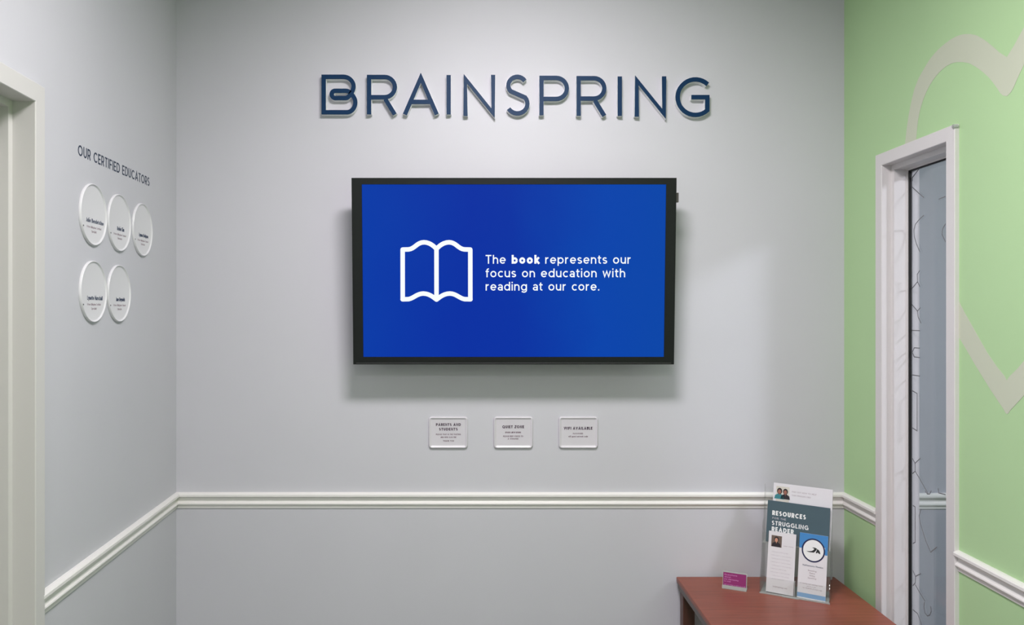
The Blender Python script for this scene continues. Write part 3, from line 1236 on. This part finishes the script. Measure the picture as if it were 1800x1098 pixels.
wv = 7.9
lt = [(107, 145), (148, 144)] + bez((148, 144), (190, 140), (205, 96), (253, 95), 8)[1:] + bez((253, 95), (290, 95), (320, 118), (340, 141), 6)[1:]
rt = [(680 - x, y) for x, y in lt]
lb = [(107, 488), (148, 487)] + bez((148, 487), (185, 480), (205, 449), (250, 448), 8)[1:] + bez((250, 448), (290, 449), (315, 470), (341, 490), 6)[1:]
rb = [(682 - x, y) for x, y in lb]
scr_poly(s3(lt), wv)
scr_poly(s3(rt), wv)
scr_poly(s3(lb), wv)
scr_poly(s3(rb), wv)
scr_poly(s3([(107, 145), (108, 488)]), wv)
scr_poly(s3([(573, 145), (574, 488)]), wv)
scr_poly(s3([(340, 141), (341, 488)]), wv)
obj('book_icon', bm, M['screen_white'], scr)
bm = bmesh.new()
s = 'The book represents our'
pm = TVH / 328.3
kw = dict(z0=z, z1=z + .0003, w=.135, gap=.16, n=8)
text(bm, s, tx_(853.5), tx_(1109), ty_(461.9), 15.4 * pm, bold=set(range(4, 8)), **kw)
text(bm, 'focus on education with', tx_(853.5), tx_(1099.3), ty_(485.8), 15.4 * pm, **kw)
text(bm, 'reading at our core.', tx_(853.5), tx_(1054.5), ty_(509.3), 15.4 * pm, **kw)
obj('screen_text', bm, M['screen_white'], scr)

# ------------------------------------------------------------------ corner table
TZ = 0.5815
X0, X1, Y0, Y1 = .6585, 1.204, 2.055, 2.655
tb = thing('side_table', 'red-brown wooden side table in the corner under the brochure holder', 'table', Matrix.Translation(((X0 + X1) / 2, (Y0 + Y1) / 2, 0)))
tb_inv = (-(X0 + X1) / 2, -(Y0 + Y1) / 2)


def tbox(bm, x0, x1, y0, y1, z0, z1, bv=0.0, sg=2):
    box(bm, x0 + tb_inv[0], x1 + tb_inv[0], y0 + tb_inv[1], y1 + tb_inv[1], z0, z1, bv, sg)


bm = bmesh.new()
tbox(bm, X0, X1, Y0, Y1, TZ - .016, TZ, .0025)
obj('table_top', bm, M['wood'], tb)
bm = bmesh.new()
# rounded edge moulding under the top
pts = [(0, 0), (0, -.004), (.003, -.010), (.004, -.022), (.007, -.029), (.012, -.030)]
rr = []
for off, dz in [(.0015, -.016), (.0015, -.020), (.004, -.025), (.005, -.038), (.009, -.045), (.014, -.046)]:
    rr.append([(x + tb_inv[0], y + tb_inv[1], TZ + dz) for x, y in ((X0 + off, Y0 + off), (X1 - off, Y0 + off), (X1 - off, Y1 - off), (X0 + off, Y1 - off))])
loft(bm, rr)
obj('edge_moulding', bm, M['wood_edge'], tb)
for (lx, ly) in ((X0 + .010, Y1 - .052), (X1 - .050, Y1 - .052), (X0 + .010, Y0 + .012), (X1 - .050, Y0 + .012)):
    bm = bmesh.new()
    tbox(bm, lx, lx + .040, ly, ly + .040, 0, TZ - .046, .002, 1)
    obj('leg', bm, M['wood_dark'], tb)
bm = bmesh.new()
tbox(bm, X0 + .03, X1 - .03, Y0 + .03, Y1 - .03, .16, .178, .002, 1)
obj('shelf', bm, M['wood'], tb)

# ------------------------------------------------------------------ brochure stand
def on_table(px, py):
    Y = F * (EYE - TZ) / (py - CY)
    return Vector(((px - CX) / F * Y, Y, TZ))


BL, BR = on_table(1335, 1041.5), on_table(1447.5, 1060.5)
ud = Vector((math.cos(math.radians(28)), -math.sin(math.radians(28)), 0))
vd = Vector((-ud.y, ud.x, 0))
HW = 0.210
MH = Matrix(((ud.x, vd.x, 0, BL.x), (ud.y, vd.y, 0, BL.y), (0, 0, 1, TZ), (0, 0, 0, 1)))
hold = thing('brochure_holder', 'clear acrylic two-tier brochure holder standing on the corner table', 'brochure holder', MH)
HD = 0.110
T = 0.0025
LEAN = math.radians(12)


def lean_sheet(bm, u0, u1, v, w0, L, th=T, lean=LEAN):
    """a panel u0..u1 wide, standing at depth v, height w0, length L, leaning backwards"""
    d = Vector((0, math.sin(lean), math.cos(lean)))
    nrm = Vector((0, math.cos(lean), -math.sin(lean)))
    vs = []
    for u in (u0, u1):
        for a in (0, L):
            for b in (0, th):
                p = Vector((u, v, w0)) + d * a + nrm * b
                vs.append(bm.verts.new(p))
    for q in ((0, 1, 3, 2), (4, 6, 7, 5), (0, 4, 5, 1), (2, 3, 7, 6), (0, 2, 6, 4), (1, 5, 7, 3)):
        bm.faces.new([vs[i] for i in q])


def side_profile(bm, u, th):
    pr = [(0, 0), (HD, 0), (HD + .014, .330), (.112, .335), (.088, .225), (.066, .215), (.058, .190), (.040, .110), (.012, .060), (0, .045)]
    a = [bm.verts.new((u, v, w)) for v, w in pr]
    b = [bm.verts.new((u + th, v, w)) for v, w in pr]
    n = len(pr)
    bm.faces.new(a)
    bm.faces.new(b[::-1])
    for i in range(n):
        bm.faces.new((a[i], a[(i + 1) % n], b[(i + 1) % n], b[i]))


for u in (0, HW - T):
    bm = bmesh.new()
    side_profile(bm, u, T)
    obj('side_panel', bm, M['acrylic'], hold)
bm = bmesh.new()
box(bm, T, HW - T, 0.0, HD, 0.0, T)
obj('base_panel', bm, M['acrylic_edge'], hold)
bm = bmesh.new()
lean_sheet(bm, T, HW - T, 0.0, T, .050)
obj('front_panel', bm, M['acrylic'], hold)
bm = bmesh.new()
lean_sheet(bm, T, HW - T, .0165, T, .188)
obj('middle_panel', bm, M['acrylic'], hold)
bm = bmesh.new()
lean_sheet(bm, T, HW - T, .0500, T, .325)
obj('back_panel', bm, M['acrylic'], hold)
bm = bmesh.new()
box(bm, T, HW - T, .0525, .082, .150, .1525)
obj('tier_shelf', bm, M['acrylic_edge'], hold)
bm = bmesh.new()
box(bm, .1045, .1045 + T, .002, .020, T, .050)
obj('divider', bm, M['acrylic_edge'], hold)
bm = bmesh.new()
box(bm, 0, HW, -.002, .0, 0, .004)
box(bm, .070, .120, -.006, -.002, 0, .003)
obj('front_lip', bm, M['acrylic_edge'], hold)


RL = math.radians(-1.5)


def paper(name, label, cat, u0, v, w0, wd, L, th, m, lean, group=None, edge=None, roll=0.0):
    """a printed card in the holder: local x right, y up along the sheet, z towards the viewer"""
    d = Vector((0, math.sin(lean), math.cos(lean)))
    loc = frame((u0, v, w0), (1, 0, 0), d) @ Matrix.Rotation(roll, 4, 'Z')
    t = thing(name, label, cat, MH @ loc, group)
    bm = bmesh.new()
    box(bm, 0, wd, 0, L, -th, 0, 0.0004, 1)
    obj('pages' if th > .003 else 'card', bm, edge or m, t)
    return t


# tall white flyer at the very back
fl = paper('flyer_stack', 'thick white flyers at the back of the brochure holder, two women pictured on top', 'flyer',
           .0255, .0660, .156, .1815, .190, .009, M['paper'], LEAN, 'papers in the brochure holder', roll=RL)
# ------ printing on it
bm = bmesh.new()
text(bm, 'FIND OUT HOW TO HELP', .062, .142, .170, .0052, w=.12, z0=0, z1=.0002, n=4)
text(bm, 'YOUR STRUGGLING CHILD', .062, .124, .1585, .0048, w=.12, z0=0, z1=.0002, n=4)
obj('printed_text', bm, M['ink_light'], fl)


def person_print(bm_map, cx, cy, s, cloth):
    """little printed head-and-shoulders portrait"""
    b = bm_map
    prism(b[cloth], [(cx - .42 * s, cy - .5 * s), (cx + .42 * s, cy - .5 * s), (cx + .36 * s, cy - .2 * s), (cx + .12 * s, cy - .06 * s), (cx - .12 * s, cy - .06 * s), (cx - .36 * s, cy - .2 * s)], .0001, .0002)
    disc(b['hair'], cx, cy + .17 * s, .22 * s, .0001, .00025, 14, .27 * s)
    disc(b['skin'], cx - .01 * s, cy + .11 * s, .145 * s, .0001, .0003, 14, .19 * s)
    prism(b['skin'], [(cx - .07 * s, cy + .0 * s), (cx + .07 * s, cy + .0 * s), (cx, cy - .2 * s)], .0001, .0003)


maps = {k: bmesh.new() for k in ('hair', 'skin', 'teal_cloth', 'cloth', 'photo_bg2')}
box(maps['photo_bg2'], .0095, .0535, .132, .186, 0, .0001)
person_print(maps, .021, .163, .040, 'teal_cloth')
person_print(maps, .0405, .163, .038, 'cloth')
for k, m in (('hair', 'hair'), ('skin', 'skin_dark'), ('teal_cloth', 'teal_cloth'), ('cloth', 'cloth'), ('photo_bg2', 'photo_bg2')):
    obj('printed_photo', maps[k], M[m], fl)

# dark teal booklet
bo_ = paper('booklet', 'slate teal booklet titled RESOURCES FOR THE STRUGGLING READER in the brochure holder', 'booklet',
            .0115, .0530, .156, .191, .134, .004, M['teal'], LEAN, 'papers in the brochure holder', roll=RL)
bm = bmesh.new()
kw = dict(z0=0, z1=.0003, n=6, slope=0)
text(bm, 'RESOURCES', .017, .124, .0965, .0165, w=.23, gap=.26, **kw)
text(bm, 'STRUGGLING', .017, .134, .0610, .0155, w=.18, gap=.22, **kw)
text(bm, 'READER', .018, .088, .0395, .0160, w=.23, gap=.26, **kw)
obj('printed_title', bm, M['white_print'], bo_)
bm = bmesh.new()
text(bm, 'FOR THE', .018, .062, .0830, .0068, w=.14, gap=.22, **kw)
obj('printed_subtitle', bm, M['ink_pale'], bo_)

# left tri-fold
ll = paper('leaflet', 'white tri-fold leaflet with a small portrait, left front pocket of the holder', 'leaflet',
           .018, .0080, .006, .084, .192, .0045, M['paper'], LEAN, 'papers in the brochure holder', roll=RL)
maps = {k: bmesh.new() for k in ('hair', 'skin', 'cloth', 'photo_bg')}
box(maps['photo_bg'], .010, .046, .152, .190, 0, .0001)
person_print(maps, .0275, .171, .037, 'cloth')
for k, m in (('hair', 'hair'), ('skin', 'skin'), ('cloth', 'cloth'), ('photo_bg', 'photo_bg')):
    obj('printed_photo', maps[k], M[m], ll)
bm = bmesh.new()
text(bm, 'Learn more', .052, .086, .158, .0034, w=.14, z0=0, z1=.0002, n=4)
text(bm, 'brainspring.com', .024, .072, .0185, .0050, w=.14, z0=0, z1=.0002, n=4)
obj('printed_text', bm, M['ink_light'], ll)
bm = bmesh.new()
for k, (a, b_) in enumerate([(.014, .070), (.012, .082), (.014, .078), (.012, .080), (.016, .084), (.014, .066), (.012, .080), (.020, .078), (.016, .060)]):
    yy = .134 - k * .0112
    text(bm, 'reading program for children and families', a, b_, yy, .0030, w=.10, z0=0, z1=.0002, n=4)
obj('printed_lines', bm, M['ink_pale'], ll)

# right tri-fold
lr = paper('leaflet', 'white and blue tri-fold leaflet with a round navy emblem, right front pocket', 'leaflet',
           .1125, .0080, .003, .084, .202, .0065, M['paper'], LEAN, 'papers in the brochure holder', roll=RL)
bm = bmesh.new()
box(bm, 0.0, .0945, .174, .213, 0, .0002)
box(bm, .086, .0945, .150, .174, 0, .0002)
box(bm, 0.0, .012, .163, .174, 0, .0002)
obj('printed_band', bm, M['blue'], lr)
bm = bmesh.new()
box(bm, 0.0, .0945, .004, .018, 0, .0002)
obj('printed_band', bm, M['blue_pale'], lr)
bm = bmesh.new()
ex, ey, er = .0475, .160, .0390
prism(bm, arc(ex, ey, er, er, 0, 360, 40)[:-1], .0002, .0004)
obj('emblem_ring', bm, M['logo_navy'], lr)
bm = bmesh.new()
prism(bm, arc(ex, ey, er - .0048, er - .0048, 0, 360, 40)[:-1], .0004, .0006)
obj('emblem_disc', bm, M['white_print'], lr)
bm = bmesh.new()


def em(p):
    # emblem points taken on the print: ring spans 108..470 across, 125..510 down
    return [(ex + (x - 289) / 181.0 * er, ey - (y - 318 - (x - 289) * .10) / 192.0 * er) for x, y in p]


prism(bm, em([(180, 332), (225, 332), (262, 328), (290, 312), (303, 292), (285, 280), (268, 274), (292, 268), (320, 274), (345, 288), (330, 318), (300, 352), (250, 350), (215, 345)]), .0006, .0008)
prism(bm, em([(345, 290), (372, 306), (390, 332), (400, 372), (372, 362), (358, 345), (346, 360), (326, 356), (340, 318)]), .0006, .0008)
obj('emblem_mark', bm, M['logo_black'], lr)
bm = bmesh.new()
text(bm, 'Multisensory Phonics', .014, .082, .1060, .0052, w=.17, z0=0, z1=.0002, n=4)
obj('printed_heading', bm, M['ink_navy'], lr)
bm = bmesh.new()
for s_, c_, w_, y_ in (('Reading', .047, .028, .091), ('Fluency', .047, .018, .083), ('Writing', .047, .018, .075), ('Spelling', .047, .028, .067)):
    text(bm, s_, c_ - w_ / 2, c_ + w_ / 2, y_, .0046, w=.16, z0=0, z1=.0002, n=4)
text(bm, 'A Tutoring and Learning Center', .008, .084, .047, .0044, w=.14, z0=0, z1=.0002, n=4)
text(bm, 'call for a visit', .030, .062, .040, .0034, w=.12, z0=0, z1=.0002, n=4)
text(bm, 'for students of every age', .018, .082, .033, .0040, w=.14, z0=0, z1=.0002, n=4)
obj('printed_text', bm, M['ink_light'], lr)

for t, sx_, sy_ in ((fl, .1815 / .194, .190 / .196), (bo_, .191 / .199, .134 / .148), (ll, .084 / .094, .192 / .203), (lr, .084 / .0945, .202 / .213)):
    for c in t.children:
        if c.name.startswith(('printed', 'emblem')):
            c.scale = (sx_, sy_, 1)

# ------------------------------------------------------------------ business cards
CL, CR = on_table(1269, 1033.5), on_table(1312, 1040)
ud = (CR - CL).normalized()
vd = Vector((-ud.y, ud.x, 0))
cw = (CR - CL).length
MC = Matrix(((ud.x, vd.x, 0, CL.x), (ud.y, vd.y, 0, CL.y), (0, 0, 1, TZ), (0, 0, 0, 1)))
ch = thing('card_holder', 'small clear acrylic card holder standing on the table', 'card holder', MC)
bm = bmesh.new()
box(bm, 0, cw, 0, .030, 0, .002)
obj('base', bm, M['acrylic_edge'], ch)
bm = bmesh.new()
lean_sheet(bm, 0, cw, 0, .002, .010, .0018, math.radians(12))
obj('front_lip', bm, M['acrylic_edge'], ch)
bm = bmesh.new()
lean_sheet(bm, 0, cw, .010, .002, .052, .0015, math.radians(12))
obj('back_plate', bm, M['acrylic_edge'], ch)
an = math.radians(12)
loc = frame((.0025, .0052, .0035), (1, 0, 0), (0, math.sin(an), math.cos(an)))
for i in range(3):
    l2 = loc @ Matrix.Translation((0, 0, -.0013 * i))
    t = thing('business_card', ['purple business card at the front of the small clear holder, pink print visible',
                                'purple business card directly behind the printed one in the small holder',
                                'purple business card at the back of the small holder'][i], 'card', MC @ l2, 'cards in the small clear holder')
    bm = bmesh.new()
    box(bm, 0, cw - .005, 0, .0475, -.0009, 0)
    obj('card', bm, M['purple'], t)
    if i == 0:
        bm = bmesh.new()
        text(bm, 'Questions', .003, .044, .0385, .0048, w=.18, z0=0, z1=.0002, n=4)
        text(bm, 'about', .004, .024, .0315, .0042, w=.18, z0=0, z1=.0002, n=4)
        text(bm, 'your child learning', .003, .048, .0245, .0042, w=.16, z0=0, z1=.0002, n=4)
        text(bm, 'to read', .003, .024, .0180, .0042, w=.16, z0=0, z1=.0002, n=4)
        text(bm, 'visit us today or give us a call', .003, .070, .0080, .0036, w=.14, z0=0, z1=.0002, n=4)
        obj('printed_text', bm, M['purple_text'], t)

# ------------------------------------------------------------------ ceiling light panels (above the frame of the photograph)
for (x, y, p, which) in LAMPS:
    t = thing('ceiling_light', 'rectangular white recessed ceiling light panel ' + which, 'ceiling light', Matrix.Translation((x, y, CEIL)), 'recessed ceiling light panels')
    bm = bmesh.new()
    rr = [[(sx * (.30 - i), sy * (.15 - i), zz) for sx, sy in ((1, 1), (-1, 1), (-1, -1), (1, -1))] for i, zz in ((0, 0), (0, -.006), (.016, -.008), (.018, -.002))]
    loft(bm, rr, False, False)
    obj('panel_frame', bm, M['trim'], t)
    bm = bmesh.new()
    box(bm, -.283, .283, -.133, .133, -.004, -.002)
    obj('diffuser', bm, M['lens'], t)

t = thing('added_fill_ring', 'round white ring of an unseen ceiling lamp added to brighten the upper wall', 'ceiling light', Matrix.Translation((WALL_FILL[0], WALL_FILL[1] + .12, CEIL)))  # made-up ceiling ring to go with the added fill lamp
bm = bmesh.new()
loft(bm, [[(r * math.cos(2 * PI * k / 32), r * math.sin(2 * PI * k / 32), zz) for k in range(32)] for r, zz in ((.06, 0), (.06, -.004), (.045, -.005), (.043, -.001))], False, False)
obj('trim_ring', bm, M['trim'], t)
